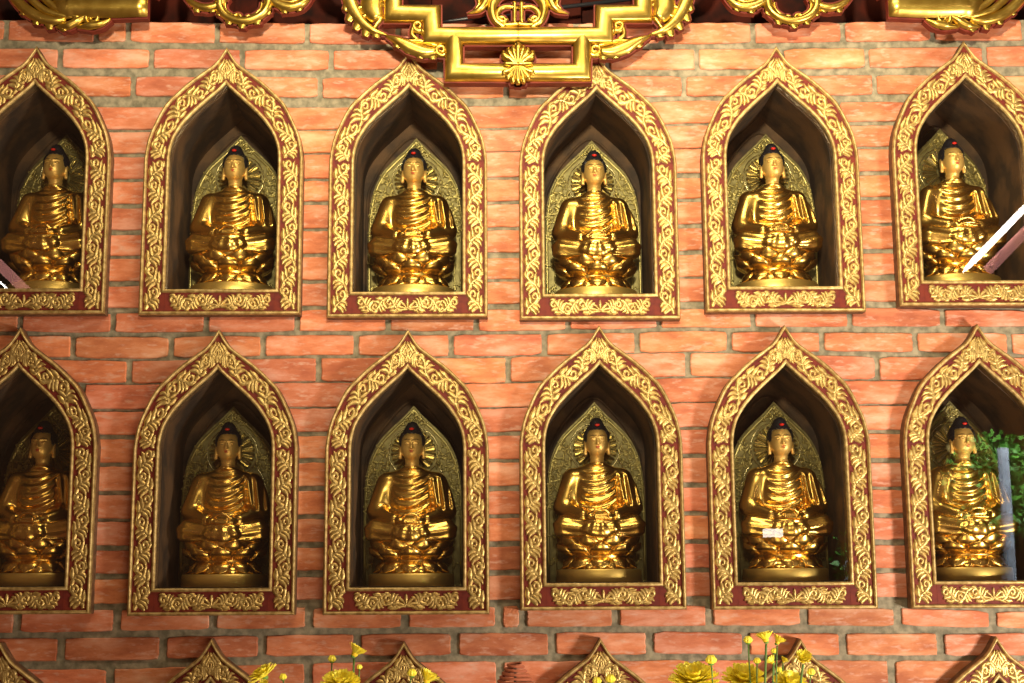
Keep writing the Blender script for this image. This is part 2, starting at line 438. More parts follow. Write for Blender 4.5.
# strokes of one scroll unit in (s 0..1 along the unit, t -1..1 across the band), with widths in metres
UNIT = [
  ([(-.05,-.75),(.15,-.70),(.38,-.35),(.52,.15),(.70,.60),(.92,.62),(1.0,.25),(.88,-.02),(.74,.12),(.78,.32)], [.004,.0065,.0075,.0075,.007,.006,.005,.0045,.004,.0035]),
  ([(.30,-.45),(.20,.05),(.05,.38),(-.12,.50)], [.006,.0075,.0055,.001]),
  ([(.40,-.20),(.34,.30),(.22,.66),(.06,.82)], [.006,.007,.005,.001]),
  ([(.50,.05),(.50,.50),(.42,.82),(.30,.92)], [.006,.0065,.005,.001]),
  ([(.25,-.60),(.48,-.78),(.68,-.72),(.82,-.88)], [.006,.0075,.0065,.001]),
  ([(.46,-.10),(.66,-.32),(.86,-.36),(1.0,-.58)], [.005,.007,.006,.001]),
  ([(.70,.55),(.80,.86),(.98,.92),(1.08,.80)], [.005,.006,.004,.001]),
]
def make_scrolls():
    g = MB(); gbot = MB(); jitter = random.Random(3)
    def band(seg, n, mirror, flip0):
        for k in range(n):
            sg = 1 if (k+flip0) % 2 == 0 else -1
            for P, W in UNIT:
                Q = []
                for s, t in catmull(P, 2):
                    ss = (k+.5+(s-.5)*.98)/n; tt = .5+sg*t*.31+jitter.uniform(-.006, .006)
                    ss = min(max(ss, .002), .998)
                    x, z = band_map(seg, ss, tt)
                    Q.append((-x if mirror else x, z))
                Wd = [float(np.interp(i/(len(Q)-1), np.linspace(0, 1, len(W)), W))*1.75 for i in range(len(Q))]
                g.ribbon(Q, Wd, .0042, .0045, prof=5)
    for mir in (False, True):
        band('v', 7, mir, 0); band('a', 6, mir, 1)
    # bottom band: two halves mirrored about the middle, with a central flower
    for mir in (False, True):
        for k in range(3):
            for P, W in UNIT:
                sg = 1 if k % 2 == 0 else -1; Q = []
                for s, t in catmull(P, 2):
                    ss = .5+.06+(k+s)/3*.40; x, z = band_map('b', min(ss, .995), .5+sg*t*.31)
                    Q.append((-x if mir else x, z))
                Wd = [float(np.interp(i/(len(Q)-1), np.linspace(0, 1, len(W)), W))*1.7 for i in range(len(Q))]
                gbot.ribbon(Q, Wd, .0042, .0045)
    def palm(cx, cz, R, angs, w=.008, g=g):
        for a in angs:
            d = (math.sin(a), math.cos(a)); c = (d[1], -d[0]); k = .25*(1 if a > 0 else -1 if a < 0 else 0)
            P = [(cx, cz), (cx+d[0]*R*.45, cz+d[1]*R*.45), (cx+d[0]*R*.8+c[0]*R*k*.4, cz+d[1]*R*.8+c[1]*R*k*.4), (cx+d[0]*R+c[0]*R*k, cz+d[1]*R+c[1]*R*k)]
            g.ribbon(catmull(P, 3), [float(np.interp(i/9, [0, .5, .85, 1], [w*.5, w, w*.7, .001])) for i in range(10)], .0042, .0045)
    palm(0, .020, .030, [0, .6, -.6, 1.15, -1.15, 1.6, -1.6], .009, gbot)
    palm(0, .630, .034, [0, .45, -.45, .9, -.9, 1.4, -1.4])
    g.ball((0, .002, .671), (.0035, .0035, .0035), 8, 6)
    for sx in (-1, 1): g.ball((sx*.016, .002, .617), .004, 8, 6); g.ball((sx*.026, .002, .626), .003, 8, 6)
    return g, gbot
def ring(t0, t1, y_front0, y_front1, y_back, round_=False):
    g = MB(); prof = []
    if round_:
        for k in range(6):
            q = k/5; prof.append((t0+(t1-t0)*q, y_front0-(y_front0-y_front1)*math.sin(PI*q)))
    else: prof = [(t0, y_front0), (t1, y_front1)]
    prof = [(t0, y_back)] + prof + [(t1, y_back)]
    outl = [outline(t) for t, _ in prof]; n = len(outl[0]); m_ = len(prof); vs = []; fs = []
    for i in range(n):
        for k in range(m_): vs.append((outl[k][i][0], prof[k][1], outl[k][i][1]))
    for i in range(n):
        j = (i+1) % n
        for k in range(m_-1): fs.append((i*m_+k, i*m_+k+1, j*m_+k+1, j*m_+k))
        fs.append((i*m_+m_-1, i*m_, j*m_, j*m_+m_-1))
    g.add(vs, fs); return g
def make_niche():
    root = empty('framed_niche')
    mo = ring(0.0, 1.0, .006, .006, .041).build('frame_board', M['frame_side'], root, smooth=False)
    g = MB()                                                       # red lacquered ground between the two gold edges
    a, b_ = outline(.13), outline(.88); n = len(a)
    g.add([(x, .0042, z) for x, z in a]+[(x, .0042, z) for x, z in b_], [(i, n+i, n+(i+1) % n, (i+1) % n) for i in range(n)])
    for s in (-1, 1):                                              # joints of the frame at corners and spring of the arch
        g.box((min(s*.192, s*.147), .0036, .410), (max(s*.192, s*.147), .0046, .4115))
        g.box((s*.1392-.0008, .0036, .008), (s*.1392+.0008, .0046, .058))
    g.build('lacquer_band', M['lacquer'], root, smooth=False)
    ring(0.0, .135, .001, -.0035, .012, True).build('outer_gold_edge', M['rim'], root, auto=50)
    ring(.87, 1.0, .001, -.002, .012, True).build('inner_gold_edge', M['rim'], root, auto=50)
    g, g2 = make_scrolls(); g.build('scroll_relief', M['gilt'], root); g2.build('bottom_scroll_relief', M['gilt'], root)
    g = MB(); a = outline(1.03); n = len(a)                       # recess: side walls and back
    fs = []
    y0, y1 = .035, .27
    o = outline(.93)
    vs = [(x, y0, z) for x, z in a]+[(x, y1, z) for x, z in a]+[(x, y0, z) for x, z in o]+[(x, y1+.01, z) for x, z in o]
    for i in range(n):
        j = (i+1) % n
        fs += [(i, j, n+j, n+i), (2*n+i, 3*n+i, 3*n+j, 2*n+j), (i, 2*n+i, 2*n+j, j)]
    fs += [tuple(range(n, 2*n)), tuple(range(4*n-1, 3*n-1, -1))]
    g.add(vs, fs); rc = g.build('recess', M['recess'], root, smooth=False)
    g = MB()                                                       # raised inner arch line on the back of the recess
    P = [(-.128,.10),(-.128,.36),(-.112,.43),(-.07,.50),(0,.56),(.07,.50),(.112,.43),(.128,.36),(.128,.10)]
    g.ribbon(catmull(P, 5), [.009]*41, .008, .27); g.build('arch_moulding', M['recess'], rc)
    g = MB(); a = outline(.97); n = len(a)
    g.add([(x, .012, z) for x, z in a]+[(x, .015, z) for x, z in a],
          [tuple(range(n)), tuple(range(2*n-1, n-1, -1))]+[(i, n+i, n+(i+1) % n, (i+1) % n) for i in range(n)])
    g.build('glass_pane', M['glass'], root, smooth=False)
    return root
ordc = ['far left', 'second', 'third', 'fourth', 'fifth', 'far right']
rown = ['top row', 'middle row', 'bottom row']
look = {0: ['dim', 'dim', 'dim', 'lit', 'lit', 'bright']}
niche0 = make_niche(); first = True
pos = {0: 'at the left edge of the photo', 1: 'second from the left', 2: 'third from the left', 3: 'third from the right', 4: 'second from the right', 5: 'at the right edge of the photo'}
for r_, c_, xc, zc in NICHES:
    o = niche0 if first else copy_tree(niche0); first = False
    o.location = (xc, 0, zc)
    t = {0: 'pointed niche, top row, ', 1: 'pointed niche, middle row, ',
         2: 'pointed frame tip at the bottom edge, '}[r_]
    tag(o, t+pos[c_], 'niche', ['niches of the top row', 'niches of the middle row', 'niches of the bottom row'][r_])

# ------------------------------------------------------------------ sculpting: implicit surfaces
def surface_nets(F, org, h):
    nx, ny, nz = F.shape; s = F < 0
    c = np.zeros((nx-1, ny-1, nz-1), int)
    for i in (0, 1):
        for j in (0, 1):
            for k in (0, 1): c += s[i:nx-1+i, j:ny-1+j, k:nz-1+k]
    mk = (c > 0) & (c < 8); ids = -np.ones(mk.shape, int); I = np.argwhere(mk); ids[mk] = np.arange(len(I))
    acc = np.zeros((len(I), 3)); cnt = np.zeros(len(I))
    cor = [(i, j, k) for i in (0, 1) for j in (0, 1) for k in (0, 1)]
    for a in cor:
        for ax in range(3):
            if a[ax] == 0:
                b = list(a); b[ax] = 1
                fa = F[I[:, 0]+a[0], I[:, 1]+a[1], I[:, 2]+a[2]]; fb = F[I[:, 0]+b[0], I[:, 1]+b[1], I[:, 2]+b[2]]
                cr = (fa < 0) != (fb < 0); t = np.where(cr, fa/np.where(fa == fb, 1, fa-fb), 0)
                p = np.array(a, float)[None]+0*acc; p[:, ax] += t
                acc += p*cr[:, None]; cnt += cr
    V = (I+acc/cnt[:, None])*h+np.array(org)
    faces = []
    for ax in range(3):
        sl0 = [slice(0, n) for n in F.shape]; sl1 = list(sl0); sl0[ax] = slice(0, -1); sl1[ax] = slice(1, None)
        a, b = s[tuple(sl0)], s[tuple(sl1)]; E = np.argwhere(a != b); u, v = [q for q in range(3) if q != ax]
        ok = (E[:, u] > 0) & (E[:, v] > 0) & (E[:, u] < F.shape[u]-1) & (E[:, v] < F.shape[v]-1); E = E[ok]
        q = []
        for du, dv in ((0, 0), (1, 0), (1, 1), (0, 1)):
            e = E.copy(); e[:, u] -= 1-du; e[:, v] -= 1-dv; q.append(ids[e[:, 0], e[:, 1], e[:, 2]])
        q = np.stack(q, 1); fl = a[E[:, 0], E[:, 1], E[:, 2]]
        if ax == 1: fl = ~fl
        q[~fl] = q[~fl][:, ::-1]; faces.append(q)
    return V, np.concatenate(faces)
def smin(a, b, k=.01):
    h = np.clip(.5+.5*(b-a)/k, 0, 1); return b*(1-h)+a*h-k*h*(1-h)
def ell(X, Y, Z, c, r):
    x, y, z = X-c[0], Y-c[1], Z-c[2]
    k0 = np.sqrt((x/r[0])**2+(y/r[1])**2+(z/r[2])**2); k1 = np.sqrt((x/r[0]**2)**2+(y/r[1]**2)**2+(z/r[2]**2)**2)
    return k0*(k0-1)/np.maximum(k1, 1e-6)
def cap(X, Y, Z, a, b, ra, rb=None):
    rb = ra if rb is None else rb
    d = [b[i]-a[i] for i in range(3)]; L2 = sum(q*q for q in d) or 1e-12
    t = np.clip(((X-a[0])*d[0]+(Y-a[1])*d[1]+(Z-a[2])*d[2])/L2, 0, 1)
    return np.sqrt((X-a[0]-t*d[0])**2+(Y-a[1]-t*d[1])**2+(Z-a[2]-t*d[2])**2)-(ra+(rb-ra)*t)
def grid(lo, hi, h):
    ax = [np.arange(l, u+h, h) for l, u in zip(lo, hi)]; return np.meshgrid(*ax, indexing='ij')
def sculpt(fn, lo, hi, h):
    X, Y, Z = grid(lo, hi, h); V, Fc = surface_nets(fn(X, Y, Z), lo, h); g = MB(); g.v = [tuple(p) for p in V.tolist()]; g.f = [tuple(f) for f in Fc.tolist()]
    return g
def robe(X, Y, Z):
    A = np.abs(X); ss = lambda v: (lambda t: t*t*(3-2*t))(np.clip(v, 0, 1))
    f = ell(X, Y, Z, (0, .008, .224), (.066, .047, .085))
    f = smin(f, cap(A, Y, Z, (0, .010, .280), (.060, .010, .272), .019, .022), .022)
    f = smin(f, cap(A, Y, Z, (.068, .008, .264), (.088, -.004, .196), .025, .027), .014)
    f = smin(f, cap(A, Y, Z, (.088, -.006, .190), (.042, -.056, .170), .023, .016), .012)
    f = smin(f, ell(X, Y, Z, (0, 0, .160), (.085, .055, .030)), .02)
    # folded chest cloth: nested U folds hung from the shoulder on the viewer's right
    px = X-.008; ph = Z-.30*px-7.0*px**2
    m1 = ss((.054-np.abs(px+.004))/.022)*ss((-Y+.004)/.02)*ss((.292-Z)/.012)*ss((Z-.182)/.012)
    w_ = np.sin(2*PI*ph/.0225); f = f-.0026*m1*w_
    # long upright folds falling over the shoulder on the viewer's right
    m2 = ss((X-.040)/.012)*ss((.287-Z)/.02)*ss((Z-.190)/.012)*ss((.015-Y)/.02)
    f = f-.0030*m2*np.sin(2*PI*(X+.15*(Z-.2))/.0215+1.0)
    # crossed legs
    lg = cap(A, Y, Z, (.035, .0, .146), (.088, -.036, .142), .028, .028)
    s1 = cap(X, Y, Z, (-.090, -.046, .141), (.030, -.078, .136), .0265, .017); s2 = cap(X, Y, Z, (.090, -.046, .141), (-.030, -.074, .134), .0265, .017)
    lg = smin(lg, smin(s1, s2, .006), .012)
    lg = lg-.0013*ss((A-.026)/.02)*ss((-.02-Y)/.02)*np.sin(2*PI*(Z-.22*A)/.024+.6)
    f = smin(f, lg, .006)
    f = smin(f, ell(X, Y, Z, (0, -.022, .120), (.102, .064, .009)), .006)
    a = np.arctan2(X, (Z-.185)); pl = ell(X, Y, Z, (0, -.082, .131), (.034, .015, .022))-.0014*np.sin(a*11)
    f = smin(f, pl, .004)
    # sleeve edge looping below the hands
    f = smin(f, ell(X, Y, Z, (0, -.066, .154), (.046, .026, .010)), .005)
    nk = np.sqrt(X**2+((Y-.003)*1.05)**2); f = smin(f, np.sqrt((nk-.0255)**2+(Z-.298+.25*(Y-.003))**2)-.0045, .008)
    return np.maximum(f, .114-Z)
def head(X, Y, Z):
    A = np.abs(X)
    f = ell(X, Y, Z, (0, -.003, .364), (.0290, .032, .037))
    f = smin(f, ell(X, Y, Z, (0, -.012, .345), (.0215, .021, .0190)), .014)
    f = smin(f, cap(X, Y, Z, (0, -.0335, .369), (0, -.0395, .3555), .0024, .0040), .004)
    f = smin(f, cap(A, Y, Z, (.0015, -.036, .3545), (.0045, -.0345, .3545), .0028), .002)
    f = smin(f, cap(A, Y, Z, (.0045, -.0345, .3735), (.020, -.026, .3735), .0019), .003)
    f = smin(f, ell(A, Y, Z, (.0115, -.0315, .3665), (.0070, .0032, .0030)), .0015)
    f = smin(f, ell(X, Y, Z, (0, -.0345, .3475), (.0072, .0030, .0017)), .001)
    f = smin(f, ell(X, Y, Z, (0, -.0340, .3440), (.0058, .0030, .0018)), .001)
    f = smin(f, ell(A, Y, Z, (.0300, .002, .360), (.0036, .0080, .0140)), .003)
    f = smin(f, cap(A, Y, Z, (.0300, -.002, .352), (.0308, -.004, .332), .0036, .0050), .004)
    nk = cap(X, Y, Z, (0, .002, .345), (0, .004, .290), .0165, .0195); nk = nk-.0007*np.sin(2*PI*Z/.011)*(Z < .326)
    f = smin(f, nk, .008)
    return smin(f, ell(X, Y, Z, (0, .004, .285), (.034, .024, .016)), .012)
def hands(X, Y, Z):
    A = np.abs(X)
    f = cap(A, Y, Z, (.046, -.055, .171), (.026, -.072, .166), .0085, .0095)
    f = smin(f, ell(X, Y, Z, (.006, -.078, .163), (.030, .014, .0065)), .006)
    for k in range(4):                                              # four fingers of the upper hand, laid across the palm
        y = -.090+k*.0062; f = smin(f, cap(X, Y, Z, (.016, y+.001, .170), (-.020+.004*abs(k-1.5), y, .168), .0034, .0028), .0012)
    for k in range(4):
        y = -.091+k*.0062; f = smin(f, cap(X, Y, Z, (-.014, y+.001, .1625), (.026-.004*abs(k-1.5), y, .1605), .0034, .0028), .0012)
    f = smin(f, cap(A, Y, Z, (.024, -.074, .172), (.013, -.080, .182), .0045, .0038), .002)
    f = smin(f, cap(A, Y, Z, (.013, -.080, .182), (.001, -.082, .1845), .0038, .0030), .001)
    return f
def hair(X, Y, Z):
    f = ell(X, Y, Z, (0, .005, .374), (.0345, .0370, .0350))
    f = smin(f, ell(X, Y, Z, (0, .004, .404), (.0185, .0190, .0225)), .010)
    ss = lambda v: (lambda t: t*t*(3-2*t))(np.clip(v, 0, 1))
    line = .3925-.040*ss((np.abs(X)-.0245)/.003)-.045*ss((Y+.008)/.012)
    f = np.maximum(f, line-Z)
    a = np.arctan2(Y-.003, X)
    return f-.0008*np.sin(a*17)*np.sin(2*PI*Z/.0075)
def petals(g, n, off, z0, z1, r0, r1, bulge, wid, lip, flip=False, thick=.003):
    for i in range(n):
        th = 2*PI*(i+off)/n; NU, NV = 9, 9; rows = []
        for side in (0, 1):
            for a in range(NV):
                v = a/(NV-1)
                wv = wid*(PI/n)*(math.sin(PI*min(1, .30+.45*v+.25*v**4)))**.5 if v < 1 else wid*(PI/n)*.30
                wv = wid*(PI/n)*math.sqrt(max(0.02, 1-max(0, (v-.35)/.65)**2.2))
                for b in range(NU):
                    u = -1+2*b/(NU-1)
                    rr = r0+(r1-r0)*v**.8+bulge*math.sin(PI*v)*(1-.75*u*u)-.006*u*u+lip*max(0, v-.72)**1.2*3
                    if side: rr -= thick
                    elif abs(u) > .7 or v > .85: rr += .0012
                    ang = th+wv*u; z = z0+(z1-z0)*(v-.06*u*u*v)
                    rows.append((rr*math.cos(ang), rr*math.sin(ang)*.82, z))
        fs = []; K = NU*NV
        for a in range(NV-1):
            for b in range(NU-1):
                p = a*NU+b; fs.append((p, p+1, p+NU+1, p+NU)); q = K+p; fs.append((q, q+NU, q+NU+1, q+1))
        for a in range(NV-1):
            fs.append((a*NU, a*NU+NU, K+a*NU+NU, K+a*NU)); e = a*NU+NU-1; fs.append((e, K+e, K+e+NU, e+NU))
        for b in range(NU-1):
            e = (NV-1)*NU+b; fs.append((e, e+1, K+e+1, K+e))
        g.add(rows, fs)
def make_statue():
    root = empty('buddha_statue')
    g = MB(); g.lathe([(0, 0), (.108, 0), (.110, .003), (.110, .030), (.107, .034), (0, .034)], n=64, sy=.80)
    g.build('plinth', M['plinth'], root, auto=40)
    g = MB(); g.lathe([(0, .034), (.084, .034), (.080, .046), (.077, .058), (.078, .070), (.083, .082), (.092, .098), (.098, .112), (.098, .118), (0, .119)], n=64, sy=.82)
    th = g.build('lotus_throne', M['gold'], root)
    g = MB(); petals(g, 9, .75, .066, .0355, .077, .092, .008, .98, .010); petals(g, 9, .25, .058, .0345, .075, .088, .005, .95, .008)
    g.build('lower_petals', M['gold'], th)
    g = MB(); petals(g, 9, .25, .080, .120, .080, .106, .011, 1.0, .005)
    petals(g, 9, .75, .066, .101, .077, .106, .013, .98, .005)
    g.build('upper_petals', M['gold'], th)
    sculpt(robe, (-.13, -.115, .108), (.13, .075, .314), .0016).build('robe', M['gold'], root)
    b = sculpt(head, (-.042, -.052, .268), (.042, .045, .410), .0012).build('head', M['skin'], root)
    sculpt(hands, (-.062, -.104, .150), (.062, -.038, .196), .0011).build('hands', M['gold'], root)
    h = sculpt(hair, (-.040, -.044, .350), (.040, .048, .435), .0012).build('hair', M['hair'], b)
    g = MB(); g.ball((0, -.0245, .4045), (.0066, .005, .0036), 14, 10); g.build('jewel', M['jewel'], h)
    g = MB(); g.ball((0, -.0372, .3474), (.0058, .0014, .0014), 12, 8); g.ball((0, -.0366, .3442), (.0046, .0014, .0014), 12, 8); g.build('lips', M['lips'], b)
    for s in (-1, 1):
        g = MB(); g.tube([(s*.0055, -.0338, .3655), (s*.0105, -.0346, .3645), (s*.0155, -.0322, .3652), (s*.0180, -.0302, .3668)], [.0003, .0008, .0008, .0003], 6); g.build('eye', M['eye'], b)
        g = MB(); g.tube([(s*.0045, -.0368, .3750), (s*.012, -.0345, .3775), (s*.021, -.0275, .3745)], [.0003, .0007, .0003], 6); g.build('eyebrow', M['eye'], b)
    # carved aureole panel behind the figure
    y = .070
    O = [(.131, 0), (.131, .19), (.128, .26), (.117, .325), (.093, .378), (.060, .415), (.026, .447), (0, .476)]
    C = [(.131, z) for z in (0, .06, .12)] + catmull(O[1:], 5)
    full = C+[(-x, z) for x, z in C[-2::-1]]; n = len(full)
    g = MB(); g.add([(x, y, z) for x, z in full]+[(x, y+.010, z) for x, z in full],
                    [tuple(range(n-1, -1, -1)), tuple(range(n, 2*n))]+[(i, i+1, n+i+1, n+i) for i in range(n-1)]+[(n-1, 0, n, 2*n-1)])
    pn = g.build('aureole_panel', M['panel'], root, smooth=False)
    g = MB(); Q = [(x*.965, z*.975) for x, z in full]; g.ribbon(Q, [.008]*len(Q), .004, y); g.build('panel_border', M['panel_relief'], pn)
    g = MB(); Q = [(x*.80, .20+(z-.20)*.84 if z > .20 else z) for x, z in full]; g.ribbon(Q, [.0035]*len(Q), .0035, y)
    rnd = random.Random(5)                               # flame and leaf scrolls between border and halo
    for i in range(620):
        q = rnd.random(); k = int(q*(len(full)-1)); bx, bz = full[k]
        s = rnd.uniform(.60, .92); x, z = bx*s, .20+(bz-.20)*s if bz > .20 else bz
        if math.hypot(x, z-.352) < .072 or abs(x) < .086 and z < .30: continue
        a = math.atan2(x, z-.20)+rnd.choice((-1, 1))*rnd.uniform(.3, 1.2); L_ = rnd.uniform(.009, .018); cv = rnd.choice((-1, 1))*.45*L_
        d = (math.sin(a), math.cos(a)); P = [(x, z), (x+d[0]*L_*.5+d[1]*cv*.5, z+d[1]*L_*.5-d[0]*cv*.5), (x+d[0]*L_*.9+d[1]*cv*.2, z+d[1]*L_*.9-d[0]*cv*.2), (x+d[0]*L_*.8-d[1]*cv*.3, z+d[1]*L_*.8+d[0]*cv*.3)]
        g.ribbon(catmull(P, 3), [float(np.interp(j/9, [0, .4, 1], [.003, .0062, .0015])) for j in range(10)], rnd.uniform(.004, .007), y)
    g.build('leaf_relief', M['panel_relief'], pn)
    g = MB()
    for i in range(28):                                            # sunburst rays round the head
        a = 2*PI*(i+.5)/28; d = (math.sin(a), math.cos(a)); c = (d[1], -d[0]); hc = .352; vs = []
        for r, w2, hh in ((.018, .0016, .004), (.056, .0052, .006), (.060, .0030, .004)):
            for q, yy in ((-1, 0), (-.35 if i % 2 else .35, -hh), (1, 0)): vs.append((d[0]*r+c[0]*w2*q, y-.002+yy, hc+d[1]*r+c[1]*w2*q))
        g.add(vs, [(0, 3, 4, 1), (1, 4, 5, 2), (3, 6, 7, 4), (4, 7, 8, 5)])
    g.build('sunburst_rays', M['ray'], pn, smooth=False)
    g = MB(); g.ribbon([(math.sin(2*PI*i/48)*.066, .352+math.cos(2*PI*i/48)*.066) for i in range(49)], [.004]*49, .004, y)
    P = catmull([(-.092, .10), (-.098, .20), (-.088, .27), (-.062, .322)], 5); g.ribbon(P, [.004]*len(P), .004, y)
    P = [(-x, z) for x, z in P]; g.ribbon(P, [.004]*len(P), .004, y); g.build('halo_ring', M['ray'], pn)
    return root
st0 = make_statue(); first = True
hx = [[55, 235, 414, 594, 772.5, 953], [44, 228, 412, 597, 781, 963]]
slabel = {(0,0): 'gold seated buddha in the top row whose glass shows a pink slanting streak', (0,1): 'gold seated buddha in the top row, second niche from the left edge',
 (0,2): 'gold seated buddha in the top row, left of the hanging carved fan shell', (0,3): 'gold seated buddha in the top row, right of the hanging carved fan shell',
 (0,4): 'gold seated buddha in the top row, second niche from the right edge', (0,5): 'gold seated buddha in the top row behind a bright slanting tube reflection',
 (1,0): 'gold seated buddha in the middle row at the left edge of the photo', (1,1): 'gold seated buddha in the middle row, second niche from the left edge',
 (1,2): 'gold seated buddha in the middle row, third niche from the left edge', (1,3): 'bright-faced gold seated buddha in the middle row, third niche from the right edge',
 (1,4): 'gold seated buddha in the middle row with a small white reflection on its knee', (1,5): 'gold seated buddha in the middle row behind green leafy glass reflections'}
rots = {(0,5): .06, (1,5): .05, (0,0): -.04, (1,0): -.06, (1,1): .03, (0,2): -.03}
for r_, c_, xc, zc in NICHES:
    if r_ == 2: continue
    o = st0 if first else copy_tree(st0); first = False
    x = at(hx[r_][c_], 170 if r_ == 0 else 445, .145).x
    x = max(min(x, xc+.024), xc-.030)
    o.location = (x, .150, zc+.0657); o.rotation_euler = (0, 0, rots.get((r_, c_), 0))
    tag(o, slabel[(r_, c_)], 'statue', 'seated buddha statues in the niches')

# ------------------------------------------------------------------ carved gilt valance hanging before the top of the wall
VY = -.048
val = empty('carved_valance', (0, VY, 3.2))
tag(val, 'gilded carved openwork valance with stepped bars hanging across the top edge', 'carving')
def vp(x, y): p = at(x, y, VY); return (p.x-0, p.z-3.2)
PXM = 3.452/FPX*1.02
def vstroke(gold, back, pts, wd, h=.012, smooth=4, prof=7, grow=3.0, fwd=0.0):
    for mir in (1, -1):
        P = [((x if mir > 0 else 1036-x), y) for x, y in pts]
        P2 = catmull(P, smooth) if smooth > 1 else P
        W = [float(np.interp(i/(len(P2)-1), np.linspace(0, 1, len(wd)), wd))*PXM for i in range(len(P2))]
        Q = [vp(x, y) for x, y in P2]
        gold.ribbon(Q, W, [min(h, w_*.6)for w_ in W], -fwd, prof=prof, depth=.006 if fwd else 0.0)
        if back is not None: back.ribbon(Q, [w_+grow*PXM for w_ in W], .0, .0015, flat=True, depth=.022)
def spiral(cx, cy, r, turns=1.4, a0=0, sgn=1, n=20):
    return [(cx+r*(1-.8*i/(n-1))*math.cos(a0+sgn*turns*2*PI*i/(n-1)), cy+r*(1-.8*i/(n-1))*math.sin(a0+sgn*turns*2*PI*i/(n-1))) for i in range(n)]
gb, gl, bk, gf = MB(), MB(), MB(), MB()
# stepped fret bars
for P in ([(393,-45),(393,14.5),(432,14.5),(432,36.5),(519,36.5)], [(454,38),(454,73),(519,73)]):
    for mir in (1, -1):
        Q = [vp(x if mir > 0 else 1036-x, y) for x, y in P]
        for k in range(len(Q)-1):     # one bevelled bar per run, meeting at mitred corners
            pass
        n = len(Q); vs = []; prof = [(-1, 0), (-.93, .010), (-.70, .017), (-.3, .0215), (0, .0225), (.3, .0215), (.70, .017), (.93, .010), (1, 0)]
        wd = 19*PXM/2
        for i in range(n):
            if i == 0: t0 = t1 = Vector((Q[1][0]-Q[0][0], Q[1][1]-Q[0][1])).normalized()
            elif i == n-1: t0 = t1 = Vector((Q[i][0]-Q[i-1][0], Q[i][1]-Q[i-1][1])).normalized()
            else:
                t0 = Vector((Q[i][0]-Q[i-1][0], Q[i][1]-Q[i-1][1])).normalized(); t1 = Vector((Q[i+1][0]-Q[i][0], Q[i+1][1]-Q[i][1])).normalized()
            n0 = Vector((-t0.y, t0.x)); n1 = Vector((-t1.y, t1.x)); mn = (n0+n1).normalized(); L_ = wd/max(mn.dot(n0), .4)
            for q, hh in prof: vs.append((Q[i][0]+mn.x*L_*q, -hh, Q[i][1]+mn.y*L_*q))
        K = len(prof); gb.add(vs, [(i*K+k, (i+1)*K+k, (i+1)*K+k+1, i*K+k+1) for i in range(n-1) for k in range(K-1)])
        vs2 = []
        for i in range(n):
            a, c = Vector(vs[i*K]), Vector(vs[i*K+K-1]); d = (a-c).normalized()*.004
            vs2 += [a+d, c-d, a+d+Vector((0, .030, 0)), c-d+Vector((0, .030, 0))]
        bk.add([tuple(v) for v in vs2], [f for i in range(n-1) for f in ((4*i, 4*i+1, 4*i+5, 4*i+4), (4*i+2, 4*i+6, 4*i+7, 4*i+3), (4*i, 4*i+4, 4*i+6, 4*i+2), (4*i+1, 4*i+3, 4*i+7, 4*i+5))])
# central scrollwork beside the bars
S = [
 ([(372,-30),(374,-8),(372,8),(378,20)], [16,22,24,14], .016), ([(345,-12),(350,2),(356,14),(364,24),(374,31),(387,35)], [12,14,13,10,8,2], .012),
 (spiral(362,11,6.5), [5,4,2.5], .010), (spiral(384,2,6.5,1.3,PI), [5,4,2.5], .010), ([(376,14),(381,18),(377,24),(374,30),(380,34)], [7,6,5,4,2], .010),
 ([(386,36),(398,41),(410,47),(424,52),(436,52)], [3,10,15,14,9], .013), ([(390,37),(404,41),(418,41),(430,44),(438,46)], [2,4,5,5,4], .018),
 (spiral(441,50,6.5), [5.5,4.5,3], .018), (spiral(418,26,5.5,1.2,1), [6,5,3], .020), ([(413,28),(412,35),(418,40)], [5,5,4], .012), ([(421,30),(428,38),(436,43)], [6,7,5], .015),
 ([(489,-25),(487,-8),(485,3),(479,10),(467,14)], [8,10,9,7,1], .012), ([(480,-20),(477,-6),(479,4),(474,10)], [4,4,4,1], .014),
 ([(518,8),(506,7),(499,11),(497,18),(503,22),(508,19)], [3,5,6,6,5,3], .014), ([(518,-8),(503,-6),(494,2),(492,12),(496,22),(506,28)], [6,9,10,9,7,5], .012),
 (spiral(502,21,5,1.3,2), [4.5,4,2.5], .018), ([(519,24),(510,25),(502,25)], [5,5,4], .018), ([(500,27),(507,32),(514,40),(517.5,52)], [6,6,5,4], .022),
 ([(514.5,2),(514.5,12),(514.5,23)], [4.6,4.6,4.6], .020),
]
for P, W, h in S: vstroke(gl, bk, P, W, h)
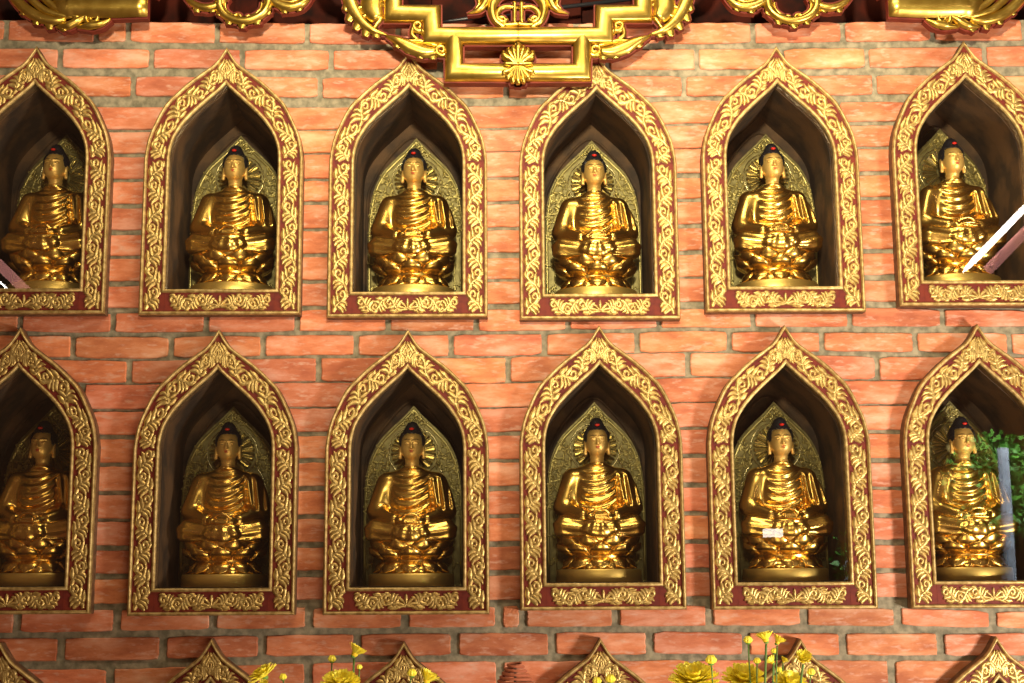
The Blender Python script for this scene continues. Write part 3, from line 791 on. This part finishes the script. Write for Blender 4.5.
# fan shell pendant
for tx, ty, w_ in ((518,46,5.5),(513.2,49,5.5),(508.8,51,5.5),(504.2,54,6)):
    vstroke(gf, bk, [(517.2,69),((518+tx)/2-.3,(69+ty)/2+1),(tx+.3,ty+5),(tx-.6,ty)], [4,w_,w_+1.5,3.5], .010, 4, fwd=.020)
for tx, ty, w_ in ((518,87,6),(512.8,86,6),(508,83,6),(504,78,5.5)):
    vstroke(gf, bk, [(517.6,68),((518+tx)/2-1,(68+ty)/2),(tx,ty-3),(tx,ty)], [5,w_,w_,3.5], .010, 4, fwd=.020)
vstroke(gf, None, [(519,67.5),(511,67.5),(503.5,67)], [4,4,3], .008, 3, fwd=.027)
for P in ([(349,4),(345,10),(341,13)],[(352,14),(348,20),(345,25)],[(359,23),(355,29),(353,33)],[(367,29),(365,36),(363,39)],[(376,32),(376,37),(373,40)],
          [(368,2),(366,9),(361,16)],[(398,42),(397,47),(392,50)],[(409,47),(409,53),(404,56)],[(420,52),(421,58),(416,61)],[(431,54),(434,59),(429,62)]):
    P = [P[0], ((P[0][0]+P[1][0])/2, (P[0][1]+P[1][1])/2), (P[1][0]*.75+P[2][0]*.25, P[1][1]*.75+P[2][1]*.25)]; vstroke(gl, bk, P, [8,9.5,5.5], .0045, 3, grow=2)
# outer bars and foliage, left and mirrored right
for P, W, h in [
 ([(64,-40),(66,2),(76,6),(110,6.5),(148,6)], [24,26,26,26,24], .022),
 ([(6,-16),(18,2),(34,15),(52,21),(66,20)], [9,11,12,10,5], .013), ([(18,-16),(32,0),(46,11),(62,16),(74,17)], [7,8,8,7,4], .018),
 ([(34,-16),(44,-2),(56,8),(68,14),(80,18)], [7,8,8,7,5], .020), ([(55,-12),(58,2),(66,11),(76,15),(88,17)], [4,6,6,5,4], .026),
 ([(56,27),(68,26),(78,21),(86,16)], [2,9,9,4], .020), ([(77,27),(90,26),(101,24),(111,19)], [3,9,8,2], .020),
 (spiral(93,18,8.5,1.5,1.2), [6,5,3], .026),
 ([(160,-40),(158,-15),(153,-4)], [14,12,6], .014),
 ([(181,-8),(192,3),(206,8),(220,4),(228,-4)], [3,7,9,8,5], .014), ([(222,-30),(220,-4),(220,8),(228,17),(243,21),(258,17),(267,8),(268,-4),(264,-30)], [9,10,10,9,9,9,10,10,9], .015),
 ([(225,2),(226,10),(234,16),(240,17)], [3,3.5,3.5,2], .021), ([(262,2),(260,10),(252,16),(246,17)], [3,3.5,3.5,2], .021),
 (spiral(238,18,4.2,1.2,PI), [4,3.5,2], .022), (spiral(249,18,4.2,1.2,0), [4,3.5,2], .022),
 ([(264,-6),(274,2),(288,7),(302,4),(312,-6)], [6,9,11,9,4], .014), ([(268,-6),(280,0),(292,2),(304,-4)], [3,4,4,2], .020),
 ([(26, 6), (24.0, 10.0), (22.4, 15.2)], [8,9,5], .0045), ([(38, 16), (36.5, 20.0), (35.6, 25.0)], [8,9,5], .0045), ([(50, 21), (49.5, 25.0), (49.8, 29.8)], [8,9,5], .0045), ([(62, 24), (63.0, 27.5), (65.0, 31.2)], [8,9,5], .0045),
 ([(222, 10), (220.0, 12.5), (218.2, 16.0)], [8,9,5], .0045), ([(230, 18), (229.0, 21.0), (228.6, 24.8)], [8,9,5], .0045), ([(243, 21), (242.0, 24.5), (241.4, 28.6)], [8,9,5], .0045), ([(256, 18), (257.0, 21.0), (257.6, 24.8)], [8,9,5], .0045), ([(265, 9), (267.0, 11.5), (268.8, 15.0)], [8,9,5], .0045),
 ([(198, 6), (197.0, 9.0), (196.6, 12.6)], [8,9,5], .0045), ([(212, 6), (212.0, 9.0), (212.8, 12.4)], [8,9,5], .0045), ([(285, 6), (284.5, 9.5), (284.8, 13.6)], [8,9,5], .0045), ([(298, 4), (298.5, 7.5), (299.8, 11.2)], [8,9,5], .0045),
 ([(320,-40),(330,-20),(345,-14)], [12,12,12], .012), ([(186,-40),(184,-20),(183,-8)], [10,8,5], .012),
 ]: vstroke(gl, bk, P, W, h)
for mir in (1, -1):      # top rail that carries the pieces, above the photograph's edge
    pass
g = MB(); a = vp(-60, -42); b_ = vp(1100, -42); g.box((a[0], -.022, a[1]-.03), (b_[0], .030, a[1]+.05)); g.build('top_rail', M['carve'], val, smooth=False)
gb.build('stepped_bars', M['carve'], val, auto=40); gl.build('scroll_foliage', M['carve'], val); gf.build('fan_shell', M['carve'], val); bk.build('red_backing', M['carve_back'], val, smooth=False)
# thin black rod lying behind the valance
g = MB(); p0, p1 = at(443, 21.5, .066), at(660, -4.5, .066); g.tube([p0, p0.lerp(p1, .03), p0.lerp(p1, .12), p0.lerp(p1, .3), p1], [.001, .003, .0055, .0055, .0055], 10)
tag(g.build('thin_rod', M['black']), 'thin black rod slanting behind the gilded valance above the bricks', 'rod')

# ------------------------------------------------------------------ altar table, vases, flowers, incense
t = empty('altar_table', (0, -.62, 0)); tag(t, 'dark wooden altar table below the photograph that carries the flowers', 'table')
g = MB(); g.box((-1.3, -.32, .84), (1.3, .32, .88)); g.build('tabletop', M['wood'], t, smooth=False)
for sx in (-1, 1):
    for sy in (-1, 1): g = MB(); g.box((sx*1.2-.03, sy*.26-.03, 0), (sx*1.2+.03, sy*.26+.03, .84)); g.build('leg', M['wood'], t, smooth=False)
def vase(x, y):
    g = MB(); g.lathe([(0, 0), (.04, 0), (.045, .01), (.065, .07), (.055, .13), (.032, .17), (.04, .195), (.036, .195), (.028, .17), (.05, .12), (0, .02)], n=32)
    o = g.build('vase', M['ceramic']); o.location = (x, y, .88); return o
FY = -.55
v1x = at(335, 690, FY).x; v2x = at(750, 690, FY).x
tag(vase(v1x, FY), 'cream vase below the photo holding the left yellow flowers', 'vase'); tag(vase(v2x, FY), 'cream vase below the photo holding the right yellow flowers', 'vase')
def bloom(parent, c, r, tilt, turn, layers=5, n=30, cup=0.0):
    """daisy-like chrysanthemum head; its axis leans by tilt from straight up towards direction turn"""
    g = MB(); core = MB(); ax = Vector((math.sin(tilt)*math.cos(turn), math.sin(tilt)*math.sin(turn), math.cos(tilt)))
    u = ax.orthogonal().normalized(); v = ax.cross(u); rnd = random.Random(int(c.x*1e4))
    for L_ in range(layers):
        el = .08+cup+.27*L_*(1-.5*cup); rr = r*(1-.13*L_)
        for i in range(n-2*L_):
            a = 2*PI*(i+.5*L_+rnd.uniform(-.2, .2))/(n-2*L_); d = u*math.cos(a)+v*math.sin(a); s = ax.cross(d); e = el+rnd.uniform(-.12, .12)
            vs = []; w0 = r*.10
            for t_, wq in ((.10, .5), (.45, .9), (.8, 1.0), (.95, .7), (1.0, .2)):
                p = c+d*(rr*t_*math.cos(e))+ax*(rr*t_*math.sin(e)+.12*r*(t_**2))
                for q in (-1, 0, 1): vs.append(p+s*(w0*wq*q)+ax*(-.03*r*(1-q*q)))
            g.add(vs, [(k*3+j, k*3+j+1, k*3+j+4, k*3+j+3) for k in range(4) for j in (0, 1)])
    core.ball(c+ax*r*.12, r*.28, 12, 8)
    o = g.build('petals', M['petal'], parent, smooth=False); core.build('flower_centre', M['petal_core'], parent)
    cal = MB(); cal.ball(c-ax*r*.10, (r*.22, r*.22, r*.16), 10, 8); cal.build('calyx', M['calyx'], parent)
def flower(px, py, rpx, base_x, tilt, turn, label, y=FY, bud=False, layers=4, group='yellow chrysanthemum blooms'):
    flower.n += 1; y += (0, -.07, .05, -.12, -.03, .08)[flower.n % 6]; c = at(px, py, y); r = rpx*(.0018 if bud else .0022); root = empty('chrysanthemum' if not bud else 'chrysanthemum_bud', (0, 0, 0))
    tag(root, label, 'flower', group)
    if bud:
        g = MB(); g.ball(c, (r, r, r*1.1), 14, 10)
        for k in range(8):
            a = 2*PI*k/8; g.tube([c+Vector((math.cos(a)*r*.8, math.sin(a)*r*.8, -r*.5)), c+Vector((math.cos(a)*r*1.0, math.sin(a)*r*1.0, 0)), c+Vector((math.cos(a)*r*.55, math.sin(a)*r*.55, r*1.1))], [r*.3, r*.36, r*.08], 6)
        g.build('petals', M['petal'], root); g = MB(); g.ball(c-Vector((0, 0, r*.75)), (r*.75, r*.75, r*.5), 12, 8); g.build('calyx', M['calyx'], root)
    else: bloom(root, c, r, tilt, turn, layers, 30 if rpx > 12 else 20, 0.0 if rpx > 12 else .6)
    b0 = Vector((base_x+random.uniform(-.012, .012), FY+random.uniform(-.012, .012), 1.02)); mid = b0.lerp(c, .55)+Vector(((c.x-base_x)*.25, 0, .01))
    g = MB(); P = [Vector(q) for q in catmull([b0, mid, c-Vector((0, 0, r*.3))], 6)]; g.tube(P, .0016 if rpx < 9 else .0024, 6)
    g.build('stem', M['stem'], root)
    if rpx >= 8:
        g = MB()
        for q in (.35, .6):
            p = P[int(q*(len(P)-1))]; d = Vector((random.choice((-1, 1))*.03, random.uniform(-.02, .02), .012))
            s = Vector((0, 0, 1)).cross(d).normalized()
            g.add([p, p+d*.4+s*.009, p+d*.75+s*.006, p+d, p+d*.75-s*.006, p+d*.4-s*.009], [(0, 1, 5), (1, 2, 4, 5), (2, 3, 4)])
        g.build('leaf', M['calyx'], root, smooth=False)
flower.n = 0
H = PI/2
flower(264, 676, 15, v1x, .6, PI*1.0, 'ragged yellow bloom leftmost along the bottom edge, left of a small bud')
flower(283, 677, 3.6, v1x, 0, 0, 'small round yellow bud just right of the leftmost ragged bloom', bud=True, group='yellow flower buds')
flower(264, 686, 6, v1x, .6, -H, 'yellow bloom cut by the bottom edge below the leftmost flower')
flower(332, 659, 3.8, v1x, 0, 0, 'small yellow bud standing left of the highest left bloom', bud=True, group='yellow flower buds')
flower(354, 655, 12, v1x, .55, 0.0, 'highest yellow bloom of the left bunch, in side view', layers=3)
flower(359.5, 667, 2.7, v1x, 0, 0, 'tiny greenish yellow bud below the highest left bloom', bud=True, group='yellow flower buds')
flower(340, 686, 19, v1x, .5, -H, 'wide yellow bloom at the bottom edge in the middle of the left bunch')
flower(412, 673, 4.4, v1x, 0, 0, 'yellow bud before the third niche tip, left of a small bloom', bud=True, group='yellow flower buds')
flower(426, 682, 12, v1x, .5, -.2, 'small yellow bloom before the third niche tip, right of a bud', layers=3)
flower(694, 682, 24, v2x, .45, -H*1.1, 'broad yellow bloom leftmost in the right bunch at the bottom edge')
flower(744, 681, 22, v2x, .5, -H, 'large yellow bloom in the middle of the right bunch')
flower(790, 686, 18, v2x, .5, -H*.8, 'large yellow bloom at the bottom edge right of the middle one')
flower(711, 660, 5.0, v2x, 0, 0, 'yellow bud rising above the broad leftmost right-hand bloom', bud=True, group='yellow flower buds')
flower(748, 640, 4.2, v2x, 0, 0, 'yellow bud left of the topmost pair of blooms', bud=True, group='yellow flower buds')
flower(766, 641, 10.5, v2x, .25, PI*.9, 'topmost yellow bloom of the right bunch, left of its pair', layers=3)
flower(777, 643, 8.5, v2x, .5, -.3, 'lower right bloom of the topmost pair in the right bunch', layers=3)
flower(774, 651, 3.0, v2x, 0, 0, 'greenish bud right under the topmost pair of blooms', bud=True, group='yellow flower buds')
flower(757, 661, 3.4, v2x, 0, 0, 'small green bud low left of the topmost stem', bud=True, group='yellow flower buds')
flower(773, 663, 7, v2x, .8, PI*.8, 'half-open yellow bloom below the topmost pair, left of the niche tip', layers=3)
flower(783, 662, 5.5, v2x, .6, 0, 'half-open small bloom touching the left slope of the niche tip', layers=3)
flower(803, 661, 10, v2x, .75, -H, 'yellow bloom in front of the fifth niche tip', layers=3)
flower(811, 672, 3.8, v2x, 0, 0, 'yellow bud below the bloom on the fifth niche tip', bud=True, group='yellow flower buds')
flower(779, 670, 3.2, v2x, 0, 0, 'tiny yellow bud above the large right-hand blooms', bud=True, group='yellow flower buds')
flower(597, 681, 4.2, v2x, 0, 0, 'yellow bud at the bottom edge before the left side of the fourth niche tip', bud=True, y=-.50, group='yellow flower buds')
flower(610.5, 679, 4.6, v2x, 0, 0, 'yellow bud at the bottom edge before the middle of the fourth niche tip', bud=True, y=-.50, group='yellow flower buds')
# coiled incense cone
ic = at(515, 663, -.5); c0 = empty('incense_coil', (ic.x, -.5, .88)); tag(c0, 'red-brown coiled incense cone at the middle of the bottom edge', 'incense')
g = MB(); P = []; zt = ic.z-.88
for i in range(520):
    a = 2*PI*i/26; k = i/520; P.append((math.cos(a)*(.012+.066*(1-(1-k)**1.7)), math.sin(a)*(.012+.066*(1-(1-k)**1.7)), zt-.165*k))
g.tube(P, .0030, 6); g.build('coil', M['incense'], c0)
g = MB(); g.tube([(0, 0, .0), (0, 0, zt-.004)], .003, 8); g.lathe([(0, 0), (.06, 0), (.06, .01), (.01, .02), (0, .02)], n=24); g.build('stand', M['wood'], c0)

# ------------------------------------------------------------------ lamps and garden behind the viewer, seen only in the glass
def mirror(px, py, dist):
    """place at distance dist in front of the glass whose reflection the camera sees at (px, py)"""
    P = at(px, py, .012); d = P-EYE; s = (3.512+dist)/3.512; q = EYE+d*s
    return Vector((q.x, .012-dist, q.z))
a_, b_ = mirror(963, 272, 3.0), mirror(1075, 156, 3.0)
t = empty('tube_lamp', a_); tag(t, 'lit white tube lamp reflected in the top right glass', 'lamp')
g = MB(); g.tube([(0, 0, 0), (b_-a_)*.03, (b_-a_)*.1, b_-a_], [.004, .010, .016, .016], 12); g.build('tube', M['tube'], t)
a2, b2 = mirror(988, 270, 3.02), mirror(1100, 156, 3.02)
g = MB(); g.tube([a2-a_, b2-a_], .026, 10); g.build('pink_tube', M['tube_pink'], t)
a_, b_ = mirror(26, 291, 3.0), mirror(-50, 216, 3.0)
t = empty('tube_lamp', a_); tag(t, 'pink tube lamp reflected in the top left glass', 'lamp')
g = MB(); g.tube([(0, 0, 0), b_-a_], .024, 12); g.build('tube', M['tube_pink'], t)
a2, b2 = mirror(9, 291, 3.02), mirror(-67, 216, 3.02)
g = MB(); g.tube([a2-a_, b2-a_], .005, 10); g.build('thin_tube', M['tube'], t)
c = mirror(773, 533, 3.2); g = MB(); g.box((-.045, -.02, -.020), (.045, .02, .020)); o = g.build('small_lamp', M['window'], smooth=False); o.location = c
tag(o, 'small bright lamp box reflected on the knee of a statue', 'lamp')

# garden seen through the open front of the hall, behind the viewer
def shrub(c, R, n, label, seed, trunk=None):
    t = empty('garden_tree', (c.x, c.y, 0)); tag(t, label, 'tree', 'garden trees behind the viewer'); rnd = random.Random(seed); g = MB()
    for i in range(n):
        a, b2, q = rnd.uniform(0, 2*PI), rnd.uniform(-1, 1), rnd.random()**.4
        s2 = math.sqrt(1-b2*b2); p = Vector((math.cos(a)*s2*R[0]*q, math.sin(a)*s2*R[1]*q, c.z+b2*R[2]*q))
        d = Vector((rnd.uniform(-1, 1), rnd.uniform(-1, 1), rnd.uniform(-.6, .6))).normalized()*rnd.uniform(.03, .07); e = d.cross(Vector((rnd.uniform(-1, 1), rnd.uniform(-1, 1), rnd.uniform(-1, 1)))).normalized()*.018
        g.add([p, p+d*.4+e, p+d, p+d*.4-e], [(0, 1, 2, 3)])
    g.build('foliage', M['leaf'], t, smooth=False)
    g = MB(); g.tube([(0, 0, 0), (.02, 0, c.z*.5), (0, 0, c.z)], [.05, .04, .025], 10); g.build('trunk', M['bark'], t)
c1 = mirror(1000, 490, 4.6); shrub(c1, (.32, .3, .34), 1500, 'leafy green tree reflected in the far right middle glass', 1)
c2 = mirror(846, 560, 4.4); shrub(c2, (.07, .07, .2), 120, 'small leafy tree reflected faintly beside the fifth middle statue', 2)
p = mirror(1006, 500, 4.0); g = MB(); g.tube([(0, 0, 0), (0, 0, 2.15)], .030, 16); o = g.build('hall_post', M['bark']); o.location = (p.x, p.y, 0)
tag(o, 'grey round post reflected among leaves in the far right glass', 'post')
l = area('garden_daylight', (c1.x+.3, c1.y+1.3, 3.4), (c1.x, c1.y, c1.z), .8, 520, (.90, .97, 1.0))
print('verts', sum(len(o.data.vertices) for o in bpy.data.objects if o.type == 'MESH'))
